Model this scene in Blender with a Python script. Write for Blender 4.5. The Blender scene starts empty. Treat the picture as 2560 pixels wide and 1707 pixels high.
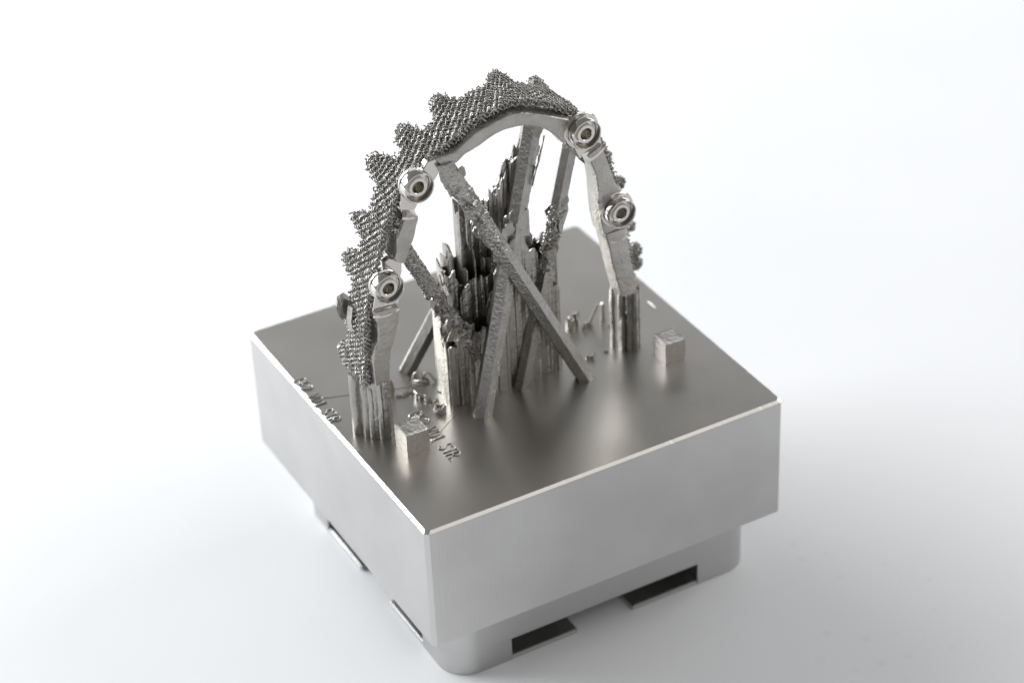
import bpy, bmesh, math, random
import numpy as np
from mathutils import Vector, Matrix, noise

random.seed(7)
rng = np.random.default_rng(11)
scene = bpy.context.scene
col = scene.collection
scene.unit_settings.system = 'METRIC'
scene.unit_settings.scale_length = 0.01          # 1 unit = 1 cm; plate top at z = 0, table at z = -4.602

# ------------------------------------------------------------------ camera
cam_d = bpy.data.cameras.new('camera')
cam = bpy.data.objects.new('camera', cam_d)
col.objects.link(cam)
cam_d.lens = 85.13
cam_d.sensor_width = 36.0
cam_d.sensor_fit = 'HORIZONTAL'
cam_d.clip_start = 1.0
cam_d.clip_end = 2000.0
cam.matrix_world = Matrix((
    (0.87105417, 0.30137628, -0.38786206, -18.891208),
    (-0.48958833, 0.46905435, -0.73504509, -36.00884),
    (-0.03959677, 0.83015682, 0.55612206, 27.77468),
    (0, 0, 0, 1)))
cam_d.dof.use_dof = True
cam_d.dof.focus_distance = 45.7
cam_d.dof.aperture_fstop = 0.135
scene.camera = cam

# ------------------------------------------------------------------ light
world = bpy.data.worlds.new('World')
scene.world = world
world.use_nodes = True
bg = world.node_tree.nodes['Background']
bg.inputs['Color'].default_value = (0.965, 0.985, 1.0, 1)
bg.inputs['Strength'].default_value = 0.215


def softbox(name, pos, target, sx, sy, radiance, color):
    d = bpy.data.lights.new(name, 'AREA')
    d.shape = 'RECTANGLE'
    d.size, d.size_y = sx, sy
    d.energy = radiance * math.pi * sx * sy
    d.color = color
    o = bpy.data.objects.new(name, d)
    col.objects.link(o)
    o.location = pos
    o.rotation_euler = (Vector(target) - Vector(pos)).to_track_quat('-Z', 'Y').to_euler()
    return o


softbox('window_softbox', (-54, 86, 42), (0, 0, 0), 120, 56, 10.4, (0.96, 0.985, 1.0))
softbox('ceiling_softbox', (46, -60, 92), (0, 0, 0), 110, 100, 0.72, (1.0, 0.965, 0.92))
softbox('low_fill', (62, 104, 31), (0, 0, 4), 130, 50, 1.6, (0.97, 0.985, 1.0))  # added low light, brightens the reflection at the back of the plate top
softbox('right_fill', (104, -8, 58), (0, 0, 0), 80, 60, 3.0, (0.98, 0.99, 1.0))  # added fill light, lifts the table shadow right of the plate

scene.view_settings.view_transform = 'Standard'
scene.view_settings.look = 'None'
scene.view_settings.exposure = 0.0
scene.view_settings.gamma = 1.0
scene.cycles.max_bounces = 10
scene.cycles.glossy_bounces = 6
scene.cycles.use_denoising = True
scene.cycles.denoising_prefilter = 'ACCURATE'
scene.cycles.use_adaptive_sampling = False
scene.cycles.sample_clamp_indirect = 6.0

# ------------------------------------------------------------------ materials


def nodes_of(name):
    m = bpy.data.materials.new(name)
    m.use_nodes = True
    nt = m.node_tree
    b = nt.nodes['Principled BSDF']
    return m, nt, b


def metal(name, color, rough, grain=0.0, grain_scale=60.0, rough_var=0.0, rough_scale=1.5,
          tint=None, tint_scale=2.0, grain2=0.0, grain2_scale=14.0, stretch=None, spec=1.0):
    m, nt, b = nodes_of(name)
    b.inputs['Metallic'].default_value = 1.0
    b.inputs['Base Color'].default_value = (*color, 1)
    b.inputs['Roughness'].default_value = rough
    tc = nt.nodes.new('ShaderNodeTexCoord')
    vec = tc.outputs['Object']
    geo = nt.nodes.new('ShaderNodeNewGeometry')
    vec = geo.outputs['Position']
    if stretch:
        mp = nt.nodes.new('ShaderNodeMapping')
        mp.inputs['Scale'].default_value = stretch
        nt.links.new(vec, mp.inputs['Vector'])
        svec = mp.outputs['Vector']
    else:
        svec = vec
    if rough_var:
        n = nt.nodes.new('ShaderNodeTexNoise')
        n.inputs['Scale'].default_value = rough_scale
        n.inputs['Detail'].default_value = 2
        n.inputs['Roughness'].default_value = 0.5
        nt.links.new(vec, n.inputs['Vector'])
        mr = nt.nodes.new('ShaderNodeMapRange')
        mr.interpolation_type = 'SMOOTHSTEP'
        mr.inputs['From Min'].default_value = 0.15
        mr.inputs['From Max'].default_value = 0.85
        mr.inputs['To Min'].default_value = rough - rough_var
        mr.inputs['To Max'].default_value = rough + rough_var
        nt.links.new(n.outputs['Fac'], mr.inputs['Value'])
        nt.links.new(mr.outputs['Result'], b.inputs['Roughness'])
    if tint:
        n = nt.nodes.new('ShaderNodeTexNoise')
        n.inputs['Scale'].default_value = tint_scale
        n.inputs['Detail'].default_value = 2
        nt.links.new(vec, n.inputs['Vector'])
        cr = nt.nodes.new('ShaderNodeValToRGB')
        cr.color_ramp.interpolation = 'EASE'
        cr.color_ramp.elements[0].position = 0.2
        cr.color_ramp.elements[0].color = (*tint, 1)
        cr.color_ramp.elements[1].position = 0.8
        cr.color_ramp.elements[1].color = (*color, 1)
        nt.links.new(n.outputs['Fac'], cr.inputs['Fac'])
        nt.links.new(cr.outputs['Color'], b.inputs['Base Color'])
    last = None
    for g, s in ((grain2, grain2_scale), (grain, grain_scale)):
        if g:
            n = nt.nodes.new('ShaderNodeTexNoise')
            n.inputs['Scale'].default_value = s
            n.inputs['Detail'].default_value = 1
            n.inputs['Roughness'].default_value = 0.5
            nt.links.new(svec, n.inputs['Vector'])
            bp = nt.nodes.new('ShaderNodeBump')
            bp.inputs['Strength'].default_value = 1.0
            bp.inputs['Distance'].default_value = g
            nt.links.new(n.outputs['Fac'], bp.inputs['Height'])
            if last:
                nt.links.new(last, bp.inputs['Normal'])
            last = bp.outputs['Normal']
    if last:
        nt.links.new(last, b.inputs['Normal'])
    return m


M_PLATE_TOP = metal('ground_steel', (0.53, 0.515, 0.49), 0.335, rough_var=0.03, rough_scale=0.5,
                    tint=(0.48, 0.455, 0.425), tint_scale=0.35)
M_PLATE_SIDE = metal('milled_steel', (0.655, 0.65, 0.64), 0.365, grain=0.0030, grain_scale=22, rough_var=0.08, rough_scale=0.55,
                     tint=(0.59, 0.58, 0.57), tint_scale=0.6, stretch=(1, 1, 0.04))
M_CHAMFER = metal('cut_edge_steel', (0.76, 0.735, 0.70), 0.30)
M_BASE = metal('matt_steel', (0.56, 0.555, 0.55), 0.38, grain=0.001, grain_scale=40, rough_var=0.06)
M_BLAST = metal('blasted_alloy', (0.52, 0.505, 0.48), 0.38, grain=0.011, grain_scale=17, grain2=0.009, grain2_scale=8,
                tint=(0.44, 0.42, 0.39), tint_scale=3)
M_LATTICE = metal('lattice_alloy', (0.43, 0.415, 0.39), 0.34, grain=0.003, grain_scale=60)
M_STRUT = metal('rough_printed_alloy', (0.45, 0.435, 0.415), 0.34, grain=0.011, grain_scale=21, grain2=0.005, grain2_scale=9,
                tint=(0.37, 0.355, 0.335), tint_scale=2.5)
M_SHEET = metal('support_alloy', (0.48, 0.465, 0.44), 0.38, grain=0.016, grain_scale=14, grain2=0.014, grain2_scale=5,
                tint=(0.40, 0.38, 0.35), tint_scale=2.2)
M_POLISH = metal('polished_alloy', (0.69, 0.665, 0.635), 0.13)
M_BORE = metal('bore_alloy', (0.64, 0.60, 0.54), 0.14, grain=0.02, grain_scale=22)
M_CUBE = metal('printed_cube_alloy', (0.56, 0.535, 0.50), 0.36, grain=0.005, grain_scale=24)
M_CRUMB = metal('crumb_alloy', (0.52, 0.50, 0.47), 0.36, grain=0.004, grain_scale=22)

M_PAPER, nt, b = nodes_of('white_card')
b.inputs['Roughness'].default_value = 0.75
b.inputs['Specular IOR Level'].default_value = 0.25
geo = nt.nodes.new('ShaderNodeNewGeometry')
n1 = nt.nodes.new('ShaderNodeTexNoise')
n1.inputs['Scale'].default_value = 0.12
n1.inputs['Detail'].default_value = 5
nt.links.new(geo.outputs['Position'], n1.inputs['Vector'])
cr = nt.nodes.new('ShaderNodeValToRGB')
cr.color_ramp.elements[0].position = 0.3
cr.color_ramp.elements[0].color = (0.835, 0.84, 0.855, 1)
cr.color_ramp.elements[1].position = 0.7
cr.color_ramp.elements[1].color = (0.865, 0.868, 0.88, 1)
nt.links.new(n1.outputs['Fac'], cr.inputs['Fac'])
# faint graphite smudges on the card
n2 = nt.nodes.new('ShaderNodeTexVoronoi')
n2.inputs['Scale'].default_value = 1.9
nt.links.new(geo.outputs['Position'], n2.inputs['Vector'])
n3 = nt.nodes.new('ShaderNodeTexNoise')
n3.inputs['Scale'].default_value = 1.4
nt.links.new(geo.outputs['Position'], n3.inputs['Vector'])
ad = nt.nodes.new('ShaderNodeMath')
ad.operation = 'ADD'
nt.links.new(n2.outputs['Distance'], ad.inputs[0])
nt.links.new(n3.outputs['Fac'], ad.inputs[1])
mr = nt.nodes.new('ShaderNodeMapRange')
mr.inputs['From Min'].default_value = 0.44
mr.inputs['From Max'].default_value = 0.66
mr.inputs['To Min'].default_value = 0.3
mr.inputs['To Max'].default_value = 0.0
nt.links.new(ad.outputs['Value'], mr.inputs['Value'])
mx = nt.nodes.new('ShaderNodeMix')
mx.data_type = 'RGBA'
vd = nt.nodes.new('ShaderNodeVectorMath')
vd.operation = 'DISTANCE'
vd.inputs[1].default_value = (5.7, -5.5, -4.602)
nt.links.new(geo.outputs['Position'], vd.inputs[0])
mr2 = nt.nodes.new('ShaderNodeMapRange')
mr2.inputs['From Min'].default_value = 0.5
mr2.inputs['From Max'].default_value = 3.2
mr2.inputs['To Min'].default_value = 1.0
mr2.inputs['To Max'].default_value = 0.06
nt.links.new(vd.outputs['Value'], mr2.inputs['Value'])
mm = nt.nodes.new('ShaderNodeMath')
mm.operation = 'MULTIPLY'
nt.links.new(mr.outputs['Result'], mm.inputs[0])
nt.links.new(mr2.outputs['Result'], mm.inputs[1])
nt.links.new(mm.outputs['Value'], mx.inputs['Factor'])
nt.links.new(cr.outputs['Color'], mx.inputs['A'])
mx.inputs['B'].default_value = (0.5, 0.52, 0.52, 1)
nt.links.new(mx.outputs['Result'], b.inputs['Base Color'])

# ------------------------------------------------------------------ helpers


def thing(name, loc, label, category, group=None):
    o = bpy.data.objects.new(name, None)
    o.empty_display_size = 0.2
    o.location = loc
    col.objects.link(o)
    o['label'] = label
    o['category'] = category
    if group:
        o['group'] = group
    return o


def tag(o, label, category, group=None):
    o['label'] = label
    o['category'] = category
    if group:
        o['group'] = group
    return o


def world_loc(o):
    v = Vector((0, 0, 0))
    while o is not None:
        v += o.location
        o = o.parent
    return v


class MB:
    """collects vertices (absolute coordinates) and faces"""

    def __init__(self):
        self.v, self.f, self.mi = [], [], []

    def add(self, vs, fs, mi=0):
        o = len(self.v)
        self.v.extend([tuple(p) for p in vs])
        for f in fs:
            self.f.append(tuple(i + o for i in f))
            self.mi.append(mi)

    def box(self, lo, hi, mi=0):
        x0, y0, z0 = lo
        x1, y1, z1 = hi
        self.add([(x0, y0, z0), (x1, y0, z0), (x1, y1, z0), (x0, y1, z0),
                  (x0, y0, z1), (x1, y0, z1), (x1, y1, z1), (x0, y1, z1)],
                 [(3, 2, 1, 0), (4, 5, 6, 7), (0, 1, 5, 4), (1, 2, 6, 5), (2, 3, 7, 6), (3, 0, 4, 7)], mi)

    def rings(self, rings, closed_ends=True, mi=0):
        n = len(rings[0])
        vs = [p for r in rings for p in r]
        fs = []
        for i in range(len(rings) - 1):
            for j in range(n):
                a, b_ = i * n + j, i * n + (j + 1) % n
                fs.append((a, b_, b_ + n, a + n))
        if closed_ends:
            fs.append(tuple(reversed(range(n))))
            fs.append(tuple(range((len(rings) - 1) * n, len(rings) * n)))
        self.add(vs, fs, mi)

    def prism(self, poly, depth_vec, mi=0):
        """poly: list of 3d points, extruded by depth_vec"""
        n = len(poly)
        d = Vector(depth_vec)
        vs = [Vector(p) for p in poly] + [Vector(p) + d for p in poly]
        fs = [tuple(range(n)), tuple(reversed(range(n, 2 * n)))]
        for i in range(n):
            j = (i + 1) % n
            fs.append((j, i, i + n, j + n))
        self.add(vs, fs, mi)

    def tube(self, pts, r, n=5, mi=0):
        pts = [Vector(p) for p in pts]
        rings = []
        for i, p in enumerate(pts):
            t = (pts[min(i + 1, len(pts) - 1)] - pts[max(i - 1, 0)]).normalized()
            u = t.orthogonal().normalized() if i == 0 else (u - t * u.dot(t)).normalized()
            w = t.cross(u)
            rr = r[i] if isinstance(r, (list, tuple)) else r
            rings.append([p + u * (rr * math.cos(2 * math.pi * k / n)) + w * (rr * math.sin(2 * math.pi * k / n)) for k in range(n)])
        self.rings(rings, True, mi)

    def build(self, name, mat, parent=None, smooth=False, origin=None, recalc=True, angle=None):
        base = world_loc(parent) if parent is not None else Vector(origin or (0, 0, 0))
        me = bpy.data.meshes.new(name)
        v = np.array(self.v, dtype=float) - np.array(base)
        me.from_pydata([tuple(p) for p in v], [], self.f)
        mats = mat if isinstance(mat, (list, tuple)) else [mat]
        for m in mats:
            me.materials.append(m)
        if len(mats) > 1:
            me.polygons.foreach_set('material_index', self.mi)
        if recalc:
            bm = bmesh.new()
            bm.from_mesh(me)
            bmesh.ops.recalc_face_normals(bm, faces=bm.faces)
            bm.to_mesh(me)
            bm.free()
        if smooth:
            me.polygons.foreach_set('use_smooth', [True] * len(me.polygons))
            if angle:
                me.set_sharp_from_angle(angle=math.radians(angle))
        o = bpy.data.objects.new(name, me)
        col.objects.link(o)
        if parent is not None:
            o.parent = parent
        else:
            o.location = base
        return o


def catmull(P, n):
    """resample a list of vectors (numpy rows) with n points by Catmull-Rom on chord length"""
    P = np.array(P, float)
    d = np.concatenate([[0], np.cumsum(np.linalg.norm(np.diff(P[:, :3], axis=0), axis=1))])
    ts = np.linspace(0, d[-1], n)
    out = []
    for t in ts:
        i = min(max(np.searchsorted(d, t) - 1, 0), len(P) - 2)
        u = (t - d[i]) / (d[i + 1] - d[i])
        p0, p1, p2, p3 = P[max(i - 1, 0)], P[i], P[i + 1], P[min(i + 2, len(P) - 1)]
        out.append(0.5 * ((2 * p1) + (-p0 + p2) * u + (2 * p0 - 5 * p1 + 4 * p2 - p3) * u * u + (-p0 + 3 * p1 - 3 * p2 + p3) * u ** 3))
    return np.array(out)


def nz(p, s, amp):
    return noise.noise(Vector(p) * s) * amp


# ------------------------------------------------------------------ setting: white table sheet
mb = MB()
mb.add([(-400, -400, -4.602), (400, -400, -4.602), (400, 400, -4.602), (-400, 400, -4.602)], [(0, 1, 2, 3)])
o = mb.build('tabletop', M_PAPER)
o['kind'] = 'structure'

# ------------------------------------------------------------------ build plate
plate = thing('build_plate', (0, 0, -4.602), 'square grey steel build plate on a slotted pedestal, carrying the printed metal parts', 'build plate')
H = 2.761
NICKS = [(random.uniform(-3.9, 3.9), random.choice((0, 3)), random.uniform(.02, .06), random.uniform(.004, .011)) for _ in range(9)]


def block_loop(z, inset, wear):
    c, e = 0.075, 4.0 - inset
    q = e - c
    cor = [(-q, -e), (q, -e), (e, -q), (e, q), (q, e), (-q, e), (-e, q), (-e, -q)]
    out = []
    for i in range(8):
        p0, p1 = cor[i], cor[(i + 1) % 8]
        n = 200 if i % 2 == 0 else 3
        side = i // 2
        for k in range(n):
            f = k / n
            x_, y_ = p0[0] + (p1[0] - p0[0]) * f, p0[1] + (p1[1] - p0[1]) * f
            d_ = 0.0
            if wear:
                d_ = noise.noise(Vector((x_ * 9, y_ * 9, wear))) * .0035
                t_ = x_ if side in (0, 2) else y_
                for (nt_, ns_, nw_, nd_) in NICKS:
                    if ns_ == side and abs(t_ - nt_) < nw_:
                        d_ += nd_ * (1 - abs(t_ - nt_) / nw_)
            out.append((x_ * (1 - d_ / 4) if wear == 2 else x_, y_ * (1 - d_ / 4) if wear == 2 else y_, z - (d_ if wear == 1 else d_ * .3)))
    return out


mb = MB()
L0, L1, L2, L3 = block_loop(-H, 0, 0), block_loop(-.05, 0, 1), block_loop(0, .05, 2), block_loop(0, .14, 0)
n = len(L0)
vs = L0 + L1 + L2 + L3
for r0, mi in ((0, 1), (1, 2), (2, 0)):
    mb.mi += [mi] * n
    mb.f += [(r0 * n + k, r0 * n + (k + 1) % n, (r0 + 1) * n + (k + 1) % n, (r0 + 1) * n + k) for k in range(n)]
mb.f += [tuple(range(3 * n, 4 * n)), tuple(reversed(range(n)))]
mb.mi += [0, 1]
mb.v = vs
mb.build('upper_block', [M_PLATE_TOP, M_PLATE_SIDE, M_CHAMFER], plate, recalc=False)


def rounded_rect(x0, y0, x1, y1, rads, z, n=10):
    """corner order: (x0,y0) (x1,y0) (x1,y1) (x0,y1)"""
    out = []
    for (cx, cy, sx, sy, a0), r_ in zip(((x0, y0, 1, 1, 180), (x1, y0, -1, 1, 270), (x1, y1, -1, -1, 0), (x0, y1, 1, -1, 90)), rads):
        if r_ <= 0:
            out.append((cx, cy, z))
            continue
        for k in range(n + 1):
            a = math.radians(a0 + 90 * k / n)
            out.append((cx + sx * r_ + r_ * math.cos(a), cy + sy * r_ + r_ * math.sin(a), z))
    return out


PX0, PX1, PY0, PY1 = -3.27, 3.86, -3.22, 3.72           # pedestal extent
Z0, ZS, ZL, ZT = -4.60, -4.06, -4.50, -H - 0.004
R_ = 0.62
mb = MB()
mb.rings([rounded_rect(PX0, PY0, PX1, PY1, [R_] * 4, z) for z in (ZS, ZT)])
mb.build('pedestal', M_BASE, plate, smooth=True, angle=30)
# four corner feet of the pedestal with thin lips running out along the sides
D = 1.15
A0, A1, B0, B1 = -1.92, -0.38, 0.92, 2.50
for (fx0, fx1, fy0, fy1, ci) in ((PX0, A0, PY0, A0, 0), (B1, PX1, PY0, A0, 1), (B1, PX1, B1, PY1, 2), (PX0, A0, B1, PY1, 3)):
    rr = [0.0] * 4
    rr[ci] = R_
    mb = MB()
    mb.rings([rounded_rect(fx0, fy0, fx1, fy1, rr, z) for z in (Z0, ZS - 0.002)])
    mb.build('corner_foot', M_BASE, plate, smooth=True, angle=30)
for lo, hi in (((A0 + .002, PY0, Z0), (A1, PY0 + D, ZL)), ((B0, PY0, Z0), (B1 - .002, PY0 + D, ZL)),
               ((A0 + .002, PY1 - D, Z0), (A1, PY1, ZL)), ((B0, PY1 - D, Z0), (B1 - .002, PY1, ZL)),
               ((PX0, A0 + .002, Z0), (PX0 + D, A1, ZL)), ((PX0, B0, Z0), (PX0 + D, B1 - .002, ZL)),
               ((PX1 - D, A0 + .002, Z0), (PX1, A1, ZL)), ((PX1 - D, B0, Z0), (PX1, B1 - .002, ZL))):
    mb = MB()
    mb.box(lo, hi)
    ob = mb.build('lip', M_BASE, plate)
    bv = ob.modifiers.new('bevel', 'BEVEL')
    bv.width = 0.035
    bv.segments = 2
mb = MB()
mb.rings([rounded_rect(PX0 + D + .05, PY0 + D + .05, PX1 - D - .05, PY1 - D - .05, [.3] * 4, z) for z in (Z0 + .1, ZS - .002)])
mb.build('core_block', M_BASE, plate, smooth=True, angle=30)

# thin printed scan lines lying on the plate
for pts in ([(-3.92, 1.05, 0), (-3.2, .80, 0), (-2.2, .44, 0), (-1.62, .22, 0)], [(-2.33, -1.36, 0), (-1.9, -1.06, 0), (-1.45, -.73, 0)]):
    mb = MB()
    mb.tube(pts, 0.012, 4)
    mb.build('printed_line', M_CRUMB, plate)

# ------------------------------------------------------------------ raised lettering
STROKES = {
    'G': [[(.62, .80), (.5, .97), (.3, 1), (.1, .85), (0, .5), (.1, .15), (.3, 0), (.55, .05), (.64, .25), (.64, .45), (.38, .45)]],
    'F': [[(0, 0), (0, 1), (.6, 1)], [(0, .52), (.45, .52)]],
    '2': [[(0, .8), (.12, .97), (.35, 1), (.58, .88), (.6, .68), (.45, .45), (0, 0), (.62, 0)]],
    'V': [[(0, 1), (.32, 0), (.64, 1)]],
    '0': [[(.3, 0), (.1, .12), (0, .4), (0, .62), (.1, .9), (.3, 1), (.5, .9), (.6, .62), (.6, .4), (.5, .12), (.3, 0)]],
    '1': [[(.1, .8), (.35, 1), (.35, 0)], [(.15, 0), (.6, 0)]],
    'S': [[(.6, .82), (.48, .97), (.28, 1), (.08, .88), (.05, .68), (.2, .54), (.42, .46), (.6, .3), (.55, .1), (.33, 0), (.12, .03), (0, .2)]],
    'T': [[(0, 1), (.66, 1)], [(.33, 1), (.33, 0)]],
    'R': [[(0, 0), (0, 1), (.4, 1), (.6, .87), (.6, .65), (.42, .5), (0, .5)], [(.3, .5), (.64, 0)]],
}


def lettering(loc, label, dot):
    t = thing('raised_lettering', loc, label, 'lettering', 'raised lettering on the plate')
    adv = 0.0
    for ch in 'GF2 V01 STR':
        if ch != ' ':
            mb = MB()
            for st in STROKES[ch]:
                mb.tube([(loc[0] + y_ * 0.285, loc[1] - adv - x_ * 0.185, loc[2] + 0.006) for x_, y_ in st], 0.017, 6)
            mb.build('letter', M_CRUMB, t, smooth=True)
        adv += 0.160
    if dot:
        mb = MB()
        mb.tube([(loc[0], loc[1] - adv - .02, loc[2]), (loc[0], loc[1] - adv - .02, loc[2] + .03)], 0.018, 6)
        mb.build('full_stop', M_CRUMB, t)
    return t


lettering((-4.0, 1.84, 0.002), 'raised letters reading GF2 V01 STR along the left edge of the plate', False)
lettering((-2.54, -0.46, 0.002), 'raised letters reading GF2 V01 STR behind the front test cube', True)

# ------------------------------------------------------------------ test cubes


def cube(name, corner, ang, s, h, label):
    c = Vector(corner)
    bm = bmesh.new()
    bmesh.ops.create_cube(bm, size=1.0)
    bmesh.ops.subdivide_edges(bm, edges=bm.edges, cuts=11, use_grid_fill=True)
    rot = Matrix.Rotation(ang, 3, 'Z')
    for v in bm.verts:
        p = Vector(((v.co.x + .5) * s, (v.co.y + .5) * s, (v.co.z + .5) * h))
        edge = sum(1 for q in (v.co.x, v.co.y, v.co.z) if abs(abs(q) - .5) < 1e-4)
        w = Vector((noise.noise(p * 16 + c), noise.noise(p * 16 + c * 2), noise.noise(p * 16 + c * 3)))
        p += w * (0.007 if edge > 1 else 0.005)
        if v.co.z > .499:
            p.z += abs(noise.noise(p * 12)) * .010 + (.006 if edge > 1 else 0)
        if v.co.z < -.499:
            p.z = 0
        v.co = rot @ p
    me = bpy.data.meshes.new(name)
    bm.to_mesh(me)
    bm.free()
    me.materials.append(M_CUBE)
    o = bpy.data.objects.new(name, me)
    o.location = c
    col.objects.link(o)
    return tag(o, label, 'cube', 'printed test cubes')


cube('test_cube', (-3.185, -1.71, 0.001), math.radians(1), .49, .475, 'small rough metal test cube beside the left support foot, hiding part of the lettering')
cube('test_cube', (2.675, -1.74, 0.001), math.radians(-1), .47, .475, 'small rough metal test cube near the right edge of the plate')

# ------------------------------------------------------------------ dental framework (arch standing on its two ends)
fw = thing('dental_framework', (-0.49, -0.6, 0), 'arched dental framework with lattice teeth and four polished implant sockets', 'dental framework')
IMPL = [(-3.04, 3.50), (-2.28, 5.44), (1.31, 5.46), (2.06, 3.47)]
YF, YB = -0.95, -0.38
SEC = [(0.0, .10), (.005, .03), (.035, .002), (.2, -.012), (.5, -.016), (.8, -.012), (.965, .002), (.995, .03), (1.01, .09), (1.10, .32), (1.12, .55), (1.04, .82), (.9, .97), (.6, 1.03), (.3, 1.0), (.1, .92), (.0, .75), (-.035, .45), (-.02, .2)]


def bar(inn, out, n=60, yf=YF, yb=YB, name='bar', mat=None, rough=0.007, par=None):
    inn = catmull([(a, 0, b_) for a, b_ in inn], n)
    out = catmull([(a, 0, b_) for a, b_ in out], n)
    rings = []
    for i in range(n):
        I, O = Vector(inn[i]), Vector(out[i])
        ring = []
        for w, d in SEC:
            # subdivide happens through smooth shading; keep a light hand-made unevenness
            p = I.lerp(O, w)
            p.y = yf + (yb - yf) * d
            q = p * 16
            p = p + Vector((noise.noise(q), noise.noise(q + Vector((5, 1, 2))), noise.noise(q + Vector((1, 7, 3))))) * rough
            ring.append(p)
        rings.append(ring)
    mb = MB()
    mb.rings(rings)
    return mb.build(name, mat or M_BLAST, par or fw, smooth=True, angle=38)


bar([(-1.66, 5.60), (-1.55, 5.58), (-1.36, 5.60), (-1.19, 5.71), (-1.01, 5.76), (-.82, 5.82), (-.61, 5.91), (-.4, 5.96), (-.19, 5.96), (.08, 5.93), (.33, 5.84), (.56, 5.69), (.80, 5.46), (.93, 5.28)],
    [(-1.80, 5.80), (-1.68, 5.81), (-1.5, 5.82), (-1.34, 5.86), (-1.15, 5.97), (-.94, 6.09), (-.67, 6.16), (-.39, 6.22), (-.18, 6.25), (.09, 6.20), (.44, 6.06), (.71, 5.93), (.99, 5.80), (1.12, 5.72)])
bar([(-2.23, 4.72), (-2.24, 4.64), (-2.29, 4.51), (-2.34, 4.32), (-2.44, 4.11), (-2.51, 3.95), (-2.58, 3.80)],
    [(-2.46, 4.86), (-2.51, 4.78), (-2.57, 4.63), (-2.69, 4.41), (-2.73, 4.15), (-2.76, 4.02), (-2.79, 3.93)], 40)
bar([(-2.77, 2.90), (-2.77, 2.80), (-2.81, 2.56), (-2.91, 2.22), (-3.0, 2.0), (-3.05, 1.7), (-3.09, 1.30)],
    [(-3.28, 2.94), (-3.28, 2.84), (-3.24, 2.6), (-3.26, 2.3), (-3.36, 2.05), (-3.40, 1.8), (-3.39, 1.30)], 46)
bar([(1.44, 4.86), (1.52, 4.67), (1.62, 4.37), (1.66, 4.06), (1.66, 3.8), (1.69, 3.4), (1.76, 3.0)],
    [(1.76, 5.0), (1.84, 4.75), (1.95, 4.39), (2.08, 4.0), (2.2, 3.82), (2.28, 3.45), (2.30, 3.05)], 46)
bar([(1.80, 2.98), (1.86, 2.74), (1.96, 2.23), (2.06, 1.77), (2.15, 1.40)],
    [(2.30, 2.98), (2.33, 2.6), (2.38, 2.15), (2.49, 1.7), (2.50, 1.40)], 40)


def lathe(mb, c, yf, prof, n=56, mi=0, a0=0, a1=360):
    """prof: (radius, forward distance from yf); axis along -y"""
    full = (a1 - a0) >= 360
    rings = []
    for r_, h in prof:
        ring = []
        for k in range(n if full else n + 1):
            a = math.radians(a0 + (a1 - a0) * k / n)
            ring.append((c[0] + r_ * math.cos(a), yf - h, c[1] + r_ * math.sin(a)))
        rings.append(ring)
    m = len(rings[0])
    vs = [p for q in rings for p in q]
    fs = []
    for i in range(len(rings) - 1):
        for j in range(m if full else m - 1):
            a, b_ = i * m + j, i * m + (j + 1) % m
            fs.append((a, b_, b_ + m, a + m))
    mb.add(vs, fs, mi)


for k, (cx, cz) in enumerate(IMPL):
    c = (cx, cz)
    mb = MB()       # body passing through the bar, flange
    fr = .380 if k > 1 else .314
    bo = .26 if k > 1 else .22
    bk = -.45 if k > 1 else -.16
    lathe(mb, c, YF, [(.0, bk), (bo - .03, bk), (bo - .01, bk + .03), (bo, -.10), (fr - .02, -.075), (fr - .002, -.05), (fr, .0), (fr - .015, .02), (.29, .025)])
    sock = mb.build('implant_socket', M_POLISH, fw, smooth=True, angle=35)
    mb = MB()       # cup wall
    lathe(mb, c, YF, [(.29, .04), (.308, .055), (.31, .225), (.302, .238), (.286, .238), (.279, .228), (.276, .09), (.262, .075), (.17, .075)])
    mb.build('cup_rim', M_POLISH, sock, smooth=True, angle=40)
    mb = MB()       # inner post
    lathe(mb, c, YF, [(.190, .075), (.192, .180), (.184, .190), (.128, .190), (.120, .182)])
    mb.build('inner_post', M_POLISH, sock, smooth=True, angle=35)
    mb = MB()
    lathe(mb, c, YF, [(.120, .182), (.118, .02), (.105, -.14), (.06, -.17), (.001, -.16)])
    mb.build('bore', M_BORE, sock, smooth=True, angle=40)

# polished, spot-faced necks of the bar above and below each socket


def neck(poly, yf, yb=-.74, tip=0.0):
    """flat polished piece of the bar, its outline given in x,z"""
    mb = MB()
    mb.prism([(x_, yf, z_) for x_, z_ in poly], (0, yb - yf, 0))
    ob = mb.build('polished_neck', M_POLISH, fw)
    bv = ob.modifiers.new('bevel', 'BEVEL')
    bv.width = .018
    bv.segments = 2
    return ob


def cone_step(c, a0, a1, r0, r1, y0, y1):
    """bright conical step where the spot face runs out into the bar"""
    mb = MB()
    n = 18
    rings = []
    for k in range(n + 1):
        a_ = math.radians(a0 + (a1 - a0) * k / n)
        rings.append([(c[0] + r_ * math.cos(a_), yy, c[1] + r_ * math.sin(a_)) for r_, yy in ((r0, y0), (r0 + .018, y0 - .012), (r1, y1), (r1 + .05, y1 - .004), (r1 + .05, -.6), (r0, -.6))])
    mb.rings(rings)
    return mb.build('conical_step', M_POLISH, fw, smooth=True, angle=20)


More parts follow.
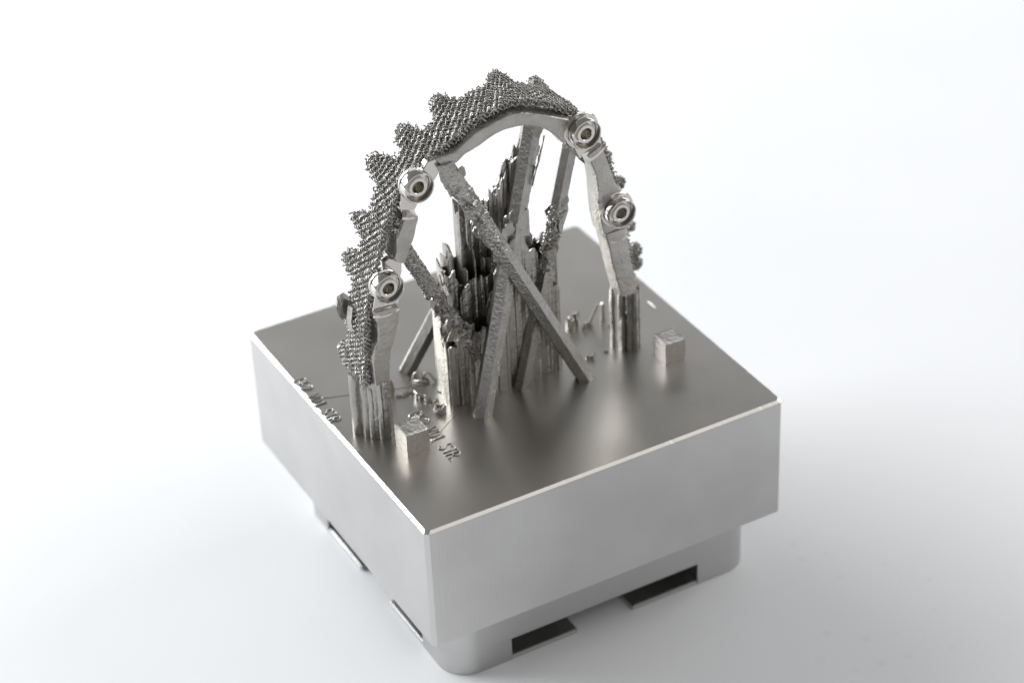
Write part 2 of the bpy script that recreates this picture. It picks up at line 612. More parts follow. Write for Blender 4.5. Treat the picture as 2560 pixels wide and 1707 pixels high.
neck([(-2.06, 5.62), (-1.95, 5.77), (-1.78, 5.78), (-1.64, 5.58), (-1.84, 5.32), (-2.05, 5.38)], -.90)
neck([(-2.50, 5.30), (-2.57, 4.98), (-2.54, 4.86), (-2.28, 4.80), (-2.17, 4.98), (-2.12, 5.3)], -.88)
neck([(-2.96, 3.66), (-2.97, 3.93), (-2.86, 3.98), (-2.60, 3.84), (-2.62, 3.60), (-2.72, 3.35), (-2.95, 3.4)], -.88)
neck([(-3.22, 3.25), (-3.30, 2.92), (-2.75, 2.92), (-2.72, 3.08), (-2.76, 3.3)], -.88)
neck([(.92, 5.70), (1.10, 5.82), (1.34, 5.72), (1.5, 5.45), (1.2, 5.1), (.98, 5.22)], -.88)
neck([(1.16, 5.15), (1.30, 4.80), (1.80, 4.88), (1.78, 5.12), (1.6, 5.5)], -.88)
neck([(1.72, 3.75), (1.95, 3.95), (2.2, 3.8), (2.3, 3.5), (1.8, 3.3)], -.88)
neck([(1.84, 3.2), (1.88, 2.88), (2.31, 2.86), (2.33, 3.2)], -.88)
cone_step(IMPL[0], -113, -67, .575, .665, -.885, -.955)
cone_step(IMPL[1], -114, -90, .575, .69, -.885, -.955)
cone_step(IMPL[2], -86, -47, .575, .70, -.885, -.960)
cone_step(IMPL[3], -101, -70, .585, .69, -.885, -.955)

# ---- lattice belt round the outside of the arch
CUR = catmull([(x_, 0, z_) for x_, z_ in
               [(-3.46, 1.22), (-3.44, 1.6), (-3.40, 2.0), (-3.34, 2.6), (-3.22, 3.2), (-3.06, 3.75), (-2.86, 4.3), (-2.66, 4.85), (-2.38, 5.33), (-1.92, 5.66),
                (-1.4, 5.90), (-.95, 6.12), (-.5, 6.28), (-.1, 6.33), (.35, 6.22), (.85, 5.98), (1.35, 5.62), (1.68, 5.12), (1.90, 4.6), (2.05, 4.0),
                (2.17, 3.4), (2.27, 2.8), (2.36, 2.2), (2.43, 1.7), (2.47, 1.35)]], 520)[:, [0, 2]]
TAN = np.gradient(CUR, axis=0)
TAN /= np.linalg.norm(TAN, axis=1)[:, None]
NRM = np.stack([-TAN[:, 1], TAN[:, 0]], 1)          # outward
TEETH = [(-3.44, 1.50, .44, .0, .30), (-3.34, 2.50, .46, .0, .27), (-3.14, 3.50, .48, .03, .27), (-2.86, 4.28, .48, .05, .25), (-2.42, 5.30, .50, .14, .28), (-1.80, 5.75, .46, .12, .27),
         (-1.02, 6.12, .42, .13, .28), (.16, 6.28, .32, .12, .30), (1.02, 5.90, .36, .12, .28), (1.72, 5.22, .38, .12, .25), (2.06, 4.02, .30, .44, .20), (2.20, 3.30, .30, .52, .22), (2.44, 1.75, .30, .58, .28), (1.90, 4.66, .3, .38, .18)]
sarc = np.concatenate([[0], np.cumsum(np.linalg.norm(np.diff(CUR, axis=0), axis=1))])
EDGE = np.interp(CUR[:, 0], [-3.5, -2.6, -1.9, -1.0, 0], [-.08, -.10, -.06, .03, .06])
EDGE[CUR[:, 0] > 1.8] = -.1
BASE = EDGE.copy()
FLARE = np.zeros(len(CUR))
for tx, tz, ext, fl, hw in TEETH:
    i = np.argmin((CUR[:, 0] - tx) ** 2 + (CUR[:, 1] - tz) ** 2)
    ds = np.abs(sarc - sarc[i]) / hw
    w = np.clip(1 - ds ** 2, 0, 1) ** .6
    EDGE = np.maximum(EDGE, BASE + ext * w)
    FLARE = np.maximum(FLARE, fl * np.clip(1 - ds ** 2, 0, 1))
a = 0.108
Rg = np.array(Matrix.Rotation(math.radians(12), 3, 'Z') @ Matrix.Rotation(math.radians(8), 3, 'X'))
basis = np.array([(0, 0, 0), (0, .5, .5), (.5, 0, .5), (.5, .5, 0)])
bond = np.array([(.25, .25, .25), (.25, -.25, -.25), (-.25, .25, -.25), (-.25, -.25, .25)])
rngN = 66
ii = np.stack(np.meshgrid(np.arange(-rngN, rngN), np.arange(-rngN, rngN), np.arange(-rngN, rngN), indexing='ij'), -1).reshape(-1, 3)
cen = (ii * a) @ Rg.T + np.array([-.4, -.15, 3.7])
keep = (cen[:, 1] > -1.0) & (cen[:, 1] < .75) & (cen[:, 2] > 1.0) & (cen[:, 2] < 6.9) & (cen[:, 0] > -4.2) & (cen[:, 0] < 3.3)
rad2 = ((cen[:, 0] + .4) / 2.35) ** 2 + (np.maximum(cen[:, 2] - 3.2, 0) / 2.45) ** 2
ii = ii[keep & (rad2 > .75)]


LUMPS = [(2.32, -.1, 4.18, .15), (2.62, -.1, 3.48, .16), (2.98, -.1, 1.80, .16), (2.99, -.1, 1.48, .17), (2.88, -.1, 2.38, .13)]      # lattice knobs behind the right limb


def inside(P):
    ok = np.zeros(len(P), bool)
    for s in range(0, len(P), 20000):
        q = P[s:s + 20000]
        d2 = (q[:, None, 0] - CUR[None, ::3, 0]) ** 2 + (q[:, None, 2] - CUR[None, ::3, 1]) ** 2
        j = d2.argmin(1) * 3
        dn = (q[:, 0] - CUR[j, 0]) * NRM[j, 0] + (q[:, 2] - CUR[j, 1]) * NRM[j, 1]
        ty = np.clip((q[:, 1] + .35) / .8, 0, 1)
        lo = -.03 + FLARE[j] * ty ** 1.5
        lump = np.zeros(len(q), bool)
        for bx, by, bz, br in LUMPS:
            lump |= (q[:, 0] - bx) ** 2 + (q[:, 1] - by) ** 2 + (q[:, 2] - bz) ** 2 < br * br
        ok[s:s + 20000] = lump | (dn > lo) & (dn < lo + .17) & (q[:, 1] > -.84) & (q[:, 1] < EDGE[j] + .02) & (j > 0) & (j < len(CUR) - 4)
    return ok


SEG0, SEG1 = [], []
for bs in basis:
    n0 = ii + bs + .25                       # type-B node of the diamond cell, four bonds to A nodes
    for bd in bond:
        p0 = (n0 * a) @ Rg.T + np.array([-.4, -.15, 3.7])
        p1 = ((n0 - bd) * a) @ Rg.T + np.array([-.4, -.15, 3.7])
        ok = inside(p0) & inside(p1)
        SEG0.append(p0[ok])
        SEG1.append(p1[ok])
SEG0 = np.concatenate(SEG0)
SEG1 = np.concatenate(SEG1)
# keep the lattice off the sockets
kp = np.ones(len(SEG0), bool)
m_ = (SEG0 + SEG1) / 2
for cx, cz in IMPL:
    kp &= ~(((m_[:, 0] - cx) ** 2 + (m_[:, 2] - cz) ** 2 < .25 ** 2) & (m_[:, 1] < -.76))
for cx, cz, rr_ in ((-1.88, 5.60, .21), (-2.80, 3.74, .21), (-2.36, 4.98, .20)):
    kp &= ~(((m_[:, 0] - cx) ** 2 + (m_[:, 2] - cz) ** 2 < rr_ ** 2) & (m_[:, 1] < -.70))
SEG0, SEG1 = SEG0[kp], SEG1[kp]
jit = lambda P: P + np.stack([np.sin(P[:, 0] * 91 + P[:, 2] * 57), np.sin(P[:, 1] * 83 + P[:, 0] * 31), np.sin(P[:, 2] * 77 + P[:, 1] * 49)], 1) * .007
SEG0, SEG1 = jit(SEG0), jit(SEG1)
N = len(SEG0)
t = SEG1 - SEG0
t /= np.linalg.norm(t, axis=1)[:, None]
u = np.cross(t, np.array([.31, .77, .55]))
u /= np.linalg.norm(u, axis=1)[:, None]
w = np.cross(t, u)
NS = 4
rad = .0170 * (1 + .28 * np.sin(SEG0[:, 0] * 37 + SEG0[:, 2] * 53 + SEG1[:, 1] * 71))[:, None]
V = np.zeros((N, 2 * NS, 3))
for k in range(NS):
    off = (u * math.cos(2 * math.pi * k / NS) + w * math.sin(2 * math.pi * k / NS)) * rad
    V[:, k] = SEG0 - t * .006 + off
    V[:, NS + k] = SEG1 + t * .006 + off
base_i = np.arange(N)[:, None] * 2 * NS
ND = np.unique(np.round(np.concatenate([SEG0, SEG1]), 3), axis=0)
nr = .0210 * (1 + .35 * np.sin(ND[:, 0] * 61 + ND[:, 1] * 43 + ND[:, 2] * 29))[:, None]
OCT = np.array([(1, 0, 0), (-1, 0, 0), (0, 1, 0), (0, -1, 0), (0, 0, 1), (0, 0, -1)], float)
NV = ND[:, None, :] + OCT[None] * nr[:, None, :]
nb = N * 2 * NS + np.arange(len(ND))[:, None] * 6
NF = np.stack([np.concatenate([nb + i_, nb + j_, nb + k_], 1) for i_, j_, k_ in ((0, 2, 4), (2, 1, 4), (1, 3, 4), (3, 0, 4), (2, 0, 5), (1, 2, 5), (3, 1, 5), (0, 3, 5))], 1).reshape(-1, 3)
F = np.stack([np.concatenate([base_i + k, base_i + (k + 1) % NS, base_i + NS + (k + 1) % NS, base_i + NS + k], 1) for k in range(NS)], 1).reshape(-1, 4)
me = bpy.data.meshes.new('lattice_mesh')
fl = np.array(fw.location)
me.from_pydata((np.concatenate([V.reshape(-1, 3), NV.reshape(-1, 3)]) - fl).tolist(), [], F.tolist() + NF.tolist())
me.materials.append(M_LATTICE)
me.polygons.foreach_set('use_smooth', [True] * len(me.polygons))
o = bpy.data.objects.new('lattice_mesh', me)
col.objects.link(o)
o.parent = fw
o['kind'] = 'stuff'
print('lattice struts', N)

# folded sheet tab left hanging on the lattice of the left limb
mb = MB()
mb.prism([(-3.52, -.10, 2.90), (-3.66, -.10, 2.85), (-3.70, -.10, 2.74), (-3.66, -.10, 2.55), (-3.60, -.10, 2.42), (-3.54, -.10, 2.46), (-3.47, -.10, 2.25), (-3.42, -.10, 2.48), (-3.38, -.10, 2.74)], (.05, .12, .05))
mb.build('sheet_tab', M_BLAST, fw)
mb = MB()
mb.prism([(-3.47, -.36, 2.80), (-3.36, -.36, 2.78), (-3.37, -.36, 2.66), (-3.44, -.36, 2.62), (-3.40, -.36, 2.24), (-3.49, -.36, 2.22), (-3.53, -.36, 2.5)], (-.03, .14, .0))
mb.build('sheet_tab', M_BLAST, fw)

# ------------------------------------------------------------------ struts


def strut_pts(p0, p1, r, name, label, rough=.008, n=250, phase=0.0, m=48, group='slanted struts', hexy=.10, tear=None):
    """prism-like rod whose rings stay horizontal, so the lower end sits flat on the plate"""
    p0, p1 = Vector(p0), Vector(p1)
    ax = (p1 - p0).normalized()
    rs_ = random.Random(label)
    rings = []
    for i in range(n):
        c = p0.lerp(p1, i / (n - 1))
        ring = []
        for k in range(m):
            th = 2 * math.pi * k / m + phase
            rr = r * 1.04 * .866 / math.cos((2 * math.pi * k / m) % (math.pi / 3) - math.pi / 6)
            # direction round the axis, then slid along the axis to the horizontal plane of the ring
            uu = Vector((0, 1, 0)).cross(ax).normalized()
            ww = ax.cross(uu)
            d = (uu * math.cos(th) + ww * math.sin(th)) * rr
            d = d - ax * (d.z / ax.z)
            p = c + d
            q = Vector((p.x * 14, p.y * 14, p.z * 14))
            f = noise.noise(q) * .5 + noise.noise(q * 3.1) * .7 + rs_.uniform(-.45, .45)
            dd = Vector((d.x, d.y, 0)).normalized()
            am = rough
            if tear:
                e_ = max(0, min(1, (i / (n - 1) - tear[0]) / .08)) * max(0, min(1, (tear[1] - i / (n - 1)) / .06))
                am += tear[2] * e_ * (.5 + noise.noise(q * .45 + Vector((3, 1, 8))))
                if e_ > 0:
                    f = f + .35 * e_
            p += dd * f * am
            if i == 0:
                p.z = p0.z
            ring.append(p)
        rings.append(ring)
    mb = MB()
    mb.rings(rings)
    o = mb.build(name, M_STRUT, None, smooth=True, origin=p0, angle=28)
    tag(o, label, 'strut', group)
    return o


sA = strut_pts((-1.276, -1.22, .001), (.50, -.50, 5.70), .198, 'support_strut', 'thick strut footed in front of the tower, rising steeply to the top of the arch', phase=.2)
sB = strut_pts((1.09, -1.22, .001), (-1.62, -.86, 5.66), .178, 'support_strut', 'long strut crossing over the thick one, from lower right to upper left socket', phase=.5, tear=(.60, .93, .05))
sC = strut_pts((-.139, -.80, .001), (1.24, -.62, 5.0), .158, 'support_strut', 'strut running up behind the crossing to just under the upper right socket', tear=(.42, .80, .05))
sD = strut_pts((-1.815, .95, .001), (.55, -.62, 5.72), .168, 'support_strut', 'pale strut footed on the plate behind the tower, left side, leaning up right', tear=(.58, .93, .06))
sE = strut_pts((-1.05, -.62, .95), (-2.50, -.66, 4.05), .150, 'support_strut', 'short ragged strut from the left limb of the arch down onto the tower', rough=.03, tear=(.05, .62, .05))


def ragged(p0, p1, y0, depth, seed, under=True, nseg=16, thick=.03, parent=None, up=.0):
    """torn sheet hanging below a strut between two (x,z) points"""
    rs = random.Random(seed)
    top, bot = [], []
    d = depth * rs.random()
    for i in range(nseg + 1):
        f = i / nseg
        x_, z_ = p0[0] + (p1[0] - p0[0]) * f, p0[1] + (p1[1] - p0[1]) * f
        d = max(.03, min(depth, d + rs.uniform(-.5, .5) * depth * .7))
        dd = d * math.sin(math.pi * min(1, max(0.04, f))) ** .4
        top.append((x_ + rs.uniform(-.008, .008), y0, z_ + up + rs.uniform(-.02, .02)))
        bot.append((x_ - (.25 * dd if under else 0) * (1 if p1[0] < p0[0] else -1), y0, z_ - dd))
    mb = MB()
    vs = top + bot
    m = nseg + 1
    fs = [(i, i + 1, m + i + 1, m + i) for i in range(nseg)]
    off = Vector((0, thick, 0))
    vs2 = [Vector(v) + off + Vector((0, rs.uniform(-.01, .02), 0)) for v in vs]
    allv = [Vector(v) for v in vs] + vs2
    k = len(vs)
    fs2 = [tuple(reversed([q + k for q in f])) for f in fs]
    side = [(i + 1, i, i + k, i + 1 + k) for i in range(nseg)] + [(m + i, m + i + 1, m + i + 1 + k, m + i + k) for i in range(nseg)]
    side += [(0, m, m + k, k), (m - 1, 2 * m - 1, 2 * m - 1 + k, m - 1 + k)]
    mb.add(allv, fs + fs2 + side)
    mb.build('torn_flake', M_SHEET, parent)


def on(s0, s1, f):
    return (s0[0] + (s1[0] - s0[0]) * f, s0[1] + (s1[1] - s0[1]) * f)


def shard_plate(c, size, seed, parent, mat=None, face=24):
    """irregular torn plate, roughly upright, clinging to a strut"""
    rs = random.Random(seed)
    n = rs.choice((5, 6, 7))
    a_ = math.radians(rs.uniform(-face, face))
    u_ = Vector((math.cos(a_), math.sin(a_), rs.uniform(-.15, .15)))
    v_ = Vector((rs.uniform(-.25, .25), rs.uniform(-.3, .3), 1))
    poly = []
    for k in range(n):
        th = 2 * math.pi * (k + rs.uniform(-.25, .25)) / n
        r_ = size * rs.uniform(.55, 1.0)
        poly.append(Vector(c) + u_ * (r_ * .50 * math.cos(th)) + v_ * (r_ * math.sin(th)))
    mb = MB()
    nn = u_.cross(v_).normalized() * rs.uniform(.02, .04)
    mb.prism(poly, nn)
    return mb.build('torn_flake', mat or M_SHEET, parent)


Bl = ((1.09, 0), (-1.62, 5.66))
Al = ((-1.276, 0), (.50, 5.70))
Cl = ((-.139, 0), (1.24, 5.0))
Dl = ((-1.815, 0), (.55, 5.72))
El = ((-1.05, .95), (-2.50, 4.05))
for q, (f0, f1, yy, dep) in enumerate(((.70, .99, -.78, .30), (.66, .96, -.66, .34), (.60, .90, -.56, .40), (.72, .92, -.86, .16))):
    p0, p1 = on(*Bl, f0), on(*Bl, f1)
    ragged((p0[0] - .06, p0[1]), (p1[0] - .06, p1[1]), yy, dep, 30 + q, parent=sB)
for q, (f0, f1, yy, dep) in enumerate(((.62, .93, -.42, .45), (.60, .97, -.34, .5), (.66, .9, -.52, .38), (.58, .86, -.22, .42), (.70, .95, -.62, .30))):
    p0, p1 = on(*Dl, f0), on(*Dl, f1)
    ragged((p0[0] + .03, p0[1]), (p1[0] + .03, p1[1]), yy, dep, 50 + q, under=False, parent=sD, up=.08)
for q, (f0, f1, yy, dep) in enumerate(((.50, .80, -.74, .42), (.46, .76, -.56, .55), (.55, .84, -.66, .4))):
    p0, p1 = on(*Cl, f0), on(*Cl, f1)
    ragged((p0[0] - .05 + .06 * q, p0[1]), (p1[0] - .05 + .06 * q, p1[1]), yy, dep, 70 + q, under=False, parent=sC)
for q, (f0, f1, yy, dep) in enumerate(((.05, .66, -.76, .34), (.05, .75, -.58, .40), (.1, .6, -.68, .30))):
    p0, p1 = on(*El, f0), on(*El, f1)
    ragged((p0[0] + .05, p0[1] + .05), (p1[0] + .05, p1[1] + .05), yy, dep, 90 + q, parent=sE, up=.05)
for q, (f0, f1, yy, dep) in enumerate(((.80, .97, -.86, .12), (.62, .86, -.80, .14))):
    p0, p1 = on(*Al, f0), on(*Al, f1)
    ragged((p0[0] + .12, p0[1]), (p1[0] + .12, p1[1]), yy, dep, 110 + q, under=False, parent=sA)

# ------------------------------------------------------------------ support tower of thin vertical sheets
tower = thing('support_tower', (-.4, -.3, 0), 'cluster of thin vertical support sheets with torn jagged tops under the crossing struts', 'support tower')


def sheet(a0, a1, other, axis, ztop, seed, thick=.045, style='round', jag=.05, z0=.001, skew=0.0, mat=None, ribs=True, parent=None, name='sheet'):
    """vertical sheet; axis 'x': spans x from a0..a1 at y=other; axis 'y': spans y at x=other"""
    rs = random.Random(seed)
    w_ = abs(a1 - a0)
    n = max(5, int(w_ / .028))
    # torn upper edge: a few corner heights joined by straight tears
    kc = rs.choice((3, 4, 5)) if style != 'round' else 4
    amp = .05 + jag * 1.6
    ctrl = [rs.uniform(-amp, amp) for _ in range(kc)]
    if style == 'round':
        ctrl = [rs.uniform(-.14, -.02), rs.uniform(-.03, .04), rs.uniform(-.03, .04), rs.uniform(-.14, -.02)]
    fold = rs.choice((-1, 1)) * rs.uniform(.005, .012)
    f1, f2 = rs.uniform(.2, .4), rs.uniform(.6, .8)
    lean = rs.uniform(-.03, .03)
    cols = []
    for i in range(n + 1):
        f = i / n
        g = f * (kc - 1)
        j = min(int(g), kc - 2)
        zt = ztop + ctrl[j] + (ctrl[j + 1] - ctrl[j]) * (g - j) + rs.uniform(-.012, .012)
        if style == 'slope_r':
            zt -= .35 * f
        elif style == 'slope_l':
            zt -= .35 * (1 - f)
        cols.append((a0 + (a1 - a0) * f, zt, (fold if f1 < f < f2 else 0) if ribs else 0))
    mb = MB()
    lv = [0, .3, .6, .8, .92, 1.0]
    front, back = [], []
    for (s, zt, rb) in cols:
        for l in lv:
            z_ = z0 + (zt - z0) * l
            wob = noise.noise(Vector((s * 5 + seed, z_ * 1.6, seed * .37))) * .008 + lean * max(0, l - .5)
            yy = other + wob + rb + skew * (s - a0)
            th = thick * .8
            if axis == 'x':
                front.append((s, yy - th / 2, z_))
                back.append((s, yy + th / 2, z_))
            else:
                front.append((yy - th / 2, s, z_))
                back.append((yy + th / 2, s, z_))
    L = len(lv)
    m = len(cols)
    k = len(front)
    fs = []
    for i in range(m - 1):
        for j in range(L - 1):
            a_, b_ = i * L + j, (i + 1) * L + j
            fs.append((a_, b_, b_ + 1, a_ + 1))
            fs.append((a_ + k, a_ + 1 + k, b_ + 1 + k, b_ + k))
        t0, t1 = i * L + L - 1, (i + 1) * L + L - 1
        fs.append((t0, t1, t1 + k, t0 + k))
        fs.append((i * L, i * L + k, (i + 1) * L + k, (i + 1) * L))
    for i in (0, m - 1):
        for j in range(L - 1):
            a_ = i * L + j
            fs.append((a_, a_ + 1, a_ + 1 + k, a_ + k))
    mb.add(front + back, fs)
    return mb.build(name, mat or M_SHEET, parent or tower)


FR = [  # front row panels: x0, x1, y, top, style
    (-1.69, -1.50, -.72, 1.46, 'round'), (-1.49, -1.36, -.745, 1.58, 'round'), (-1.35, -1.20, -.73, 1.55, 'round'), (-1.19, -1.05, -.70, 1.50, 'flat'),
    (-1.28, -1.04, -.60, 1.76, 'flat'), (-1.03, -.80, -.64, 1.56, 'flat'),
    (-.79, -.60, -.68, 2.42, 'slope_l'), (-.59, -.40, -.70, 2.86, 'round'), (-.39, -.17, -.70, 3.86, 'slope_r'), (-.16, .03, -.71, 3.80, 'slope_l'),
    (.04, .19, -.70, 3.35, 'slope_r'), (.20, .40, -.69, 3.0, 'round'), (.41, .60, -.68, 2.56, 'flat'), (.61, .72, -.67, 2.86, 'flat'), (.73, .87, -.66, 2.05, 'round'), (.66, .88, -.58, 2.80, 'slope_r'),
]
sd = 200
for x0, x1, yy, zt, st in FR:
    sheet(x0, x1, yy, 'x', zt, sd, thick=.06, style=st, jag=.025)
    sd += 1
MID = [
    (-1.20, -.98, -.40, 2.55, 'slope_l'), (-.97, -.80, -.38, 2.64, 'flat'), (-.79, -.62, -.40, 2.55, 'flat'), (-1.42, -1.2, -.22, 2.72, 'flat'), (-1.24, -1.0, -.24, 2.62, 'slope_r'),
    (-.72, -.52, -.50, 2.62, 'flat'), (-.66, -.42, -.30, 2.98, 'flat'), (-.55, -.38, -.48, 2.95, 'flat'),
    (-1.0, -.78, .02, 4.12, 'flat'), (-.77, -.60, .0, 4.05, 'flat'), (-.6, -.40, -.08, 4.0, 'flat'), (-.48, -.25, -.20, 4.22, 'slope_l'), (-.26, -.05, -.22, 4.2, 'flat'),
    (-.4, -.2, -.45, 3.95, 'flat'), (-.2, .05, -.42, 3.9, 'flat'),
    (.2, .42, -.42, 3.1, 'flat'), (.42, .66, -.40, 3.0, 'flat'), (.55, .85, -.20, 2.95, 'flat'), (.3, .55, -.1, 2.9, 'flat'),
    (-1.3, -1.05, .18, 2.6, 'flat'), (-1.05, -.8, .30, 2.7, 'flat'), (-.8, -.5, .3, 2.9, 'flat'), (-.5, -.1, .15, 3.3, 'flat'), (-.1, .3, .05, 2.9, 'flat'),
]
for x0, x1, yy, zt, st in MID:
    sheet(x0, x1, yy, 'x', zt, sd, thick=.04, style=st, jag=.06)
    sd += 1
CROSS = [  # sheets seen edge on: y0, y1, x, top
    (-.70, -.45, -1.70, 1.40), (-.46, -.22, -1.64, 1.55), (-.30, -.05, -1.60, 2.15), (-.12, .12, -1.56, 2.48), (-.42, -.1, -1.46, 2.55), (.02, .3, -1.46, 2.5),
    (-.1, .2, -1.38, 2.62), (0, .35, -1.28, 2.72), (.05, .4, -1.18, 2.80), (.05, .45, -1.08, 2.92), (.1, .45, -.98, 2.9),
    (-.38, -.1, -1.0, 2.75), (-.36, 0, -.80, 3.1), (-.2, .05, -1.0, 4.05), (-.25, .0, -.62, 3.5), (-.66, -.3, -.44, 3.0), (-.68, -.2, -.16, 3.95), (-.66, -.25, .04, 3.7),
    (-.66, -.2, .20, 3.0), (-.64, -.2, .42, 2.7), (-.64, -.3, .66, 2.9), (-.62, -.2, .86, 2.55), (-.4, 0.1, .8, 2.2),
]
for y0, y1, xx, zt in CROSS:
    sheet(y0, y1, xx, 'y', zt, sd, thick=.035, style='flat', jag=.07)
    sd += 1

# torn plates climbing along the struts towards the arch
rs = random.Random(77)
for q in range(46):
    f = .64 + .30 * rs.random()
    px, pz = on(*Dl, f)
    yy = .95 + (-.62 - .95) * f
    shard_plate((px + rs.uniform(-.10, .16), yy + rs.uniform(-.22, .06), pz + rs.uniform(-.26, .10)), rs.uniform(.18, .34), 500 + q, sD, mat=M_STRUT if q % 3 else M_SHEET)
for q, (x0, x1, yy, zb, zt) in enumerate(((-.48, -.28, -.46, 3.5, 4.34), (-.34, -.14, -.52, 3.5, 4.62), (-.22, -.02, -.44, 3.6, 4.86), (-.06, .12, -.54, 3.7, 5.02), (.06, .22, -.46, 4.0, 5.26), (.18, .32, -.52, 4.3, 5.42))):
    sheet(x0, x1, yy, 'x', zt, 700 + q, thick=.045, style='flat', jag=.10, z0=zb, parent=sD, name='torn_flake', mat=M_STRUT)
for q in range(26):
    f = .58 + .38 * rs.random()
    px, pz = on(*Bl, f)
    yy = -1.22 + (-.86 + 1.22) * f
    side = rs.choice((-1, 1))
    shard_plate((px + side * rs.uniform(.08, .17), yy + rs.uniform(-.10, .12), pz + side * .06 + rs.uniform(-.06, .06)), rs.uniform(.13, .27), 560 + q, sB, mat=M_STRUT)
for q in range(16):
    f = .45 + .34 * rs.random()
    px, pz = on(*Cl, f)
    yy = -.80 + .18 * f
    shard_plate((px + rs.uniform(-.20, .12), yy + rs.uniform(-.16, .12), pz + rs.uniform(-.1, .1)), rs.uniform(.14, .28), 600 + q, sC, mat=M_STRUT if q % 2 else M_SHEET)
for q in range(14):
    f = .03 + .60 * rs.random()
    px, pz = on(*El, f)
    side = rs.choice((-1, 1))
    shard_plate((px + side * rs.uniform(.06, .14), -.64 + rs.uniform(-.14, .10), pz + side * .05), rs.uniform(.13, .26), 630 + q, sE, mat=M_STRUT)
# torn panels wrapped round the thick strut above the crossing
for q, (x0, x1, yy, zb, zt) in enumerate(((-.40, -.18, -.90, 3.12, 3.84), (-.19, .0, -.92, 3.25, 3.78), (-.36, -.16, -.78, 3.3, 4.12), (-.14, .06, -.76, 3.4, 4.3), (.0, .14, -.88, 3.5, 4.05))):
    sheet(x0, x1, yy, 'x', zt, 660 + q, thick=.04, style='flat', jag=.08, z0=zb, parent=sA, name='torn_flake')

# ------------------------------------------------------------------ support feet under the two ends of the arch


def rib(mb, c, r_, z1, seed, m=9, sq=.25, tip=False, ang=0.0, ry=None):
    rings = []
    n = 22
    ry = ry or r_
    for i in range(n):
        f = i / (n - 1)
        ring = []
        sc = 1.0
        if tip and f > .8:
            sc = 1 - (f - .8) / .2 * .8
        for k in range(m):
            th = 2 * math.pi * k / m
            e = 1 + sq * .5 * math.cos(4 * th)
            lx, ly = r_ * e * math.cos(th) * sc, ry * e * math.sin(th) * sc
            x_ = c[0] + lx * math.cos(ang) - ly * math.sin(ang)
            y_ = c[1] + lx * math.sin(ang) + ly * math.cos(ang)
            z_ = .001 + (z1 - .001) * f
            q = Vector((x_ * 9 + seed, y_ * 9, z_ * 7))
            x_ += noise.noise(q) * .016
            y_ += noise.noise(q + Vector((9, 3, 1))) * .016
            if i == n - 1 and not tip:
                z_ += noise.noise(q * 3) * .05
            ring.append((x_, y_, z_))
        rings.append(ring)
    mb.rings(rings)


def foot(loc, label, ribs):
    t_ = thing('ribbed_support', loc, label, 'support', 'ribbed feet of the arch')
    for q, (dx, dy, r_, ry, h, ang, tip) in enumerate(ribs):
        mb = MB()
        rib(mb, (loc[0] + dx, loc[1] + dy), r_, h, q * 3.1 + loc[0], ang=math.radians(ang), ry=ry, tip=tip)
        mb.build('rib', M_STRUT, t_, smooth=True, angle=60)
    return t_


foot((-3.35, -.70, 0), 'ribbed support foot under the left end of the arch', [
    (-.30, .22, .10, .07, 1.42, -50, False), (-.17, .06, .07, .10, 1.40, 10, True), (-.10, -.04, .055, .09, 1.36, 0, True),
    (-.03, -.09, .06, .11, 1.34, 20, False), (.03, -.17, .05, .10, 1.33, 0, False), (.16, -.16, .13, .12, 1.33, 0, False), (.28, -.06, .06, .10, 1.30, 0, False),
    (0, .12, .16, .12, 1.36, -40, False), (.34, -.02, .035, .05, .55, 0, False)])
foot((2.36, -.72, 0), 'ribbed support foot under the right end of the arch', [
    (-.20, .18, .045, .09, 1.55, 0, True), (-.12, .02, .05, .10, 1.50, 0, True), (-.12, -.06, .04, .07, .85, 0, False), (.0, -.14, .07, .08, 1.46, 0, False), (.12, -.17, .08, .07, 1.44, 0, False),
    (.22, -.08, .07, .09, 1.44, 0, False), (.06, .08, .18, .15, 1.5, 0, False)])

# ------------------------------------------------------------------ crumbs of torn-off support left on the plate


def torn_wall(path, h, label, seed, thick=.05, name='support_crumb', cat='crumb', group='torn support crumbs on the plate', mat=None, sub=5):
    """low zigzag remnant of a torn support wall: a strip along a path with a jagged top"""
    rs = random.Random(seed)
    pts = []
    for i in range(len(path) - 1):
        for k in range(sub):
            f = k / sub
            pts.append((path[i][0] + (path[i + 1][0] - path[i][0]) * f + rs.uniform(-.018, .018), path[i][1] + (path[i + 1][1] - path[i][1]) * f + rs.uniform(-.018, .018)))
    pts.append(path[-1])
    n = len(pts)
    ht = []
    cur = rs.uniform(.3, 1)
    for i in range(n):
        if rs.random() < .5:
            cur = rs.uniform(.25, 1.0)
        ht.append(max(.03, h * cur * (.45 if i in (0, n - 1) else 1)))
    rings = []
    for i, (px, py) in enumerate(pts):
        ax, ay = pts[max(i - 1, 0)]
        bx, by = pts[min(i + 1, n - 1)]
        d = Vector((bx - ax, by - ay, 0)).normalized()
        nn = Vector((-d.y, d.x, 0)) * thick * rs.uniform(.15, .35)
        c = Vector((px, py, .001))
        ln = Vector((rs.uniform(-.3, .3), rs.uniform(-.3, .3), 0)) * ht[i] * .5
        rings.append([c - nn, c + nn, c + nn * .8 + ln * .6 + Vector((0, 0, ht[i] * .6)), c + nn * .3 + ln + Vector((0, 0, ht[i])), c - nn * .5 + ln + Vector((0, 0, ht[i] * .92)), c - nn * .9 + ln * .5 + Vector((0, 0, ht[i] * .5))])
    mb = MB()
    mb.rings(rings)
    o_ = mb.build(name, mat or M_CRUMB, None, origin=(path[0][0], path[0][1], 0))
    return tag(o_, label, cat, group)


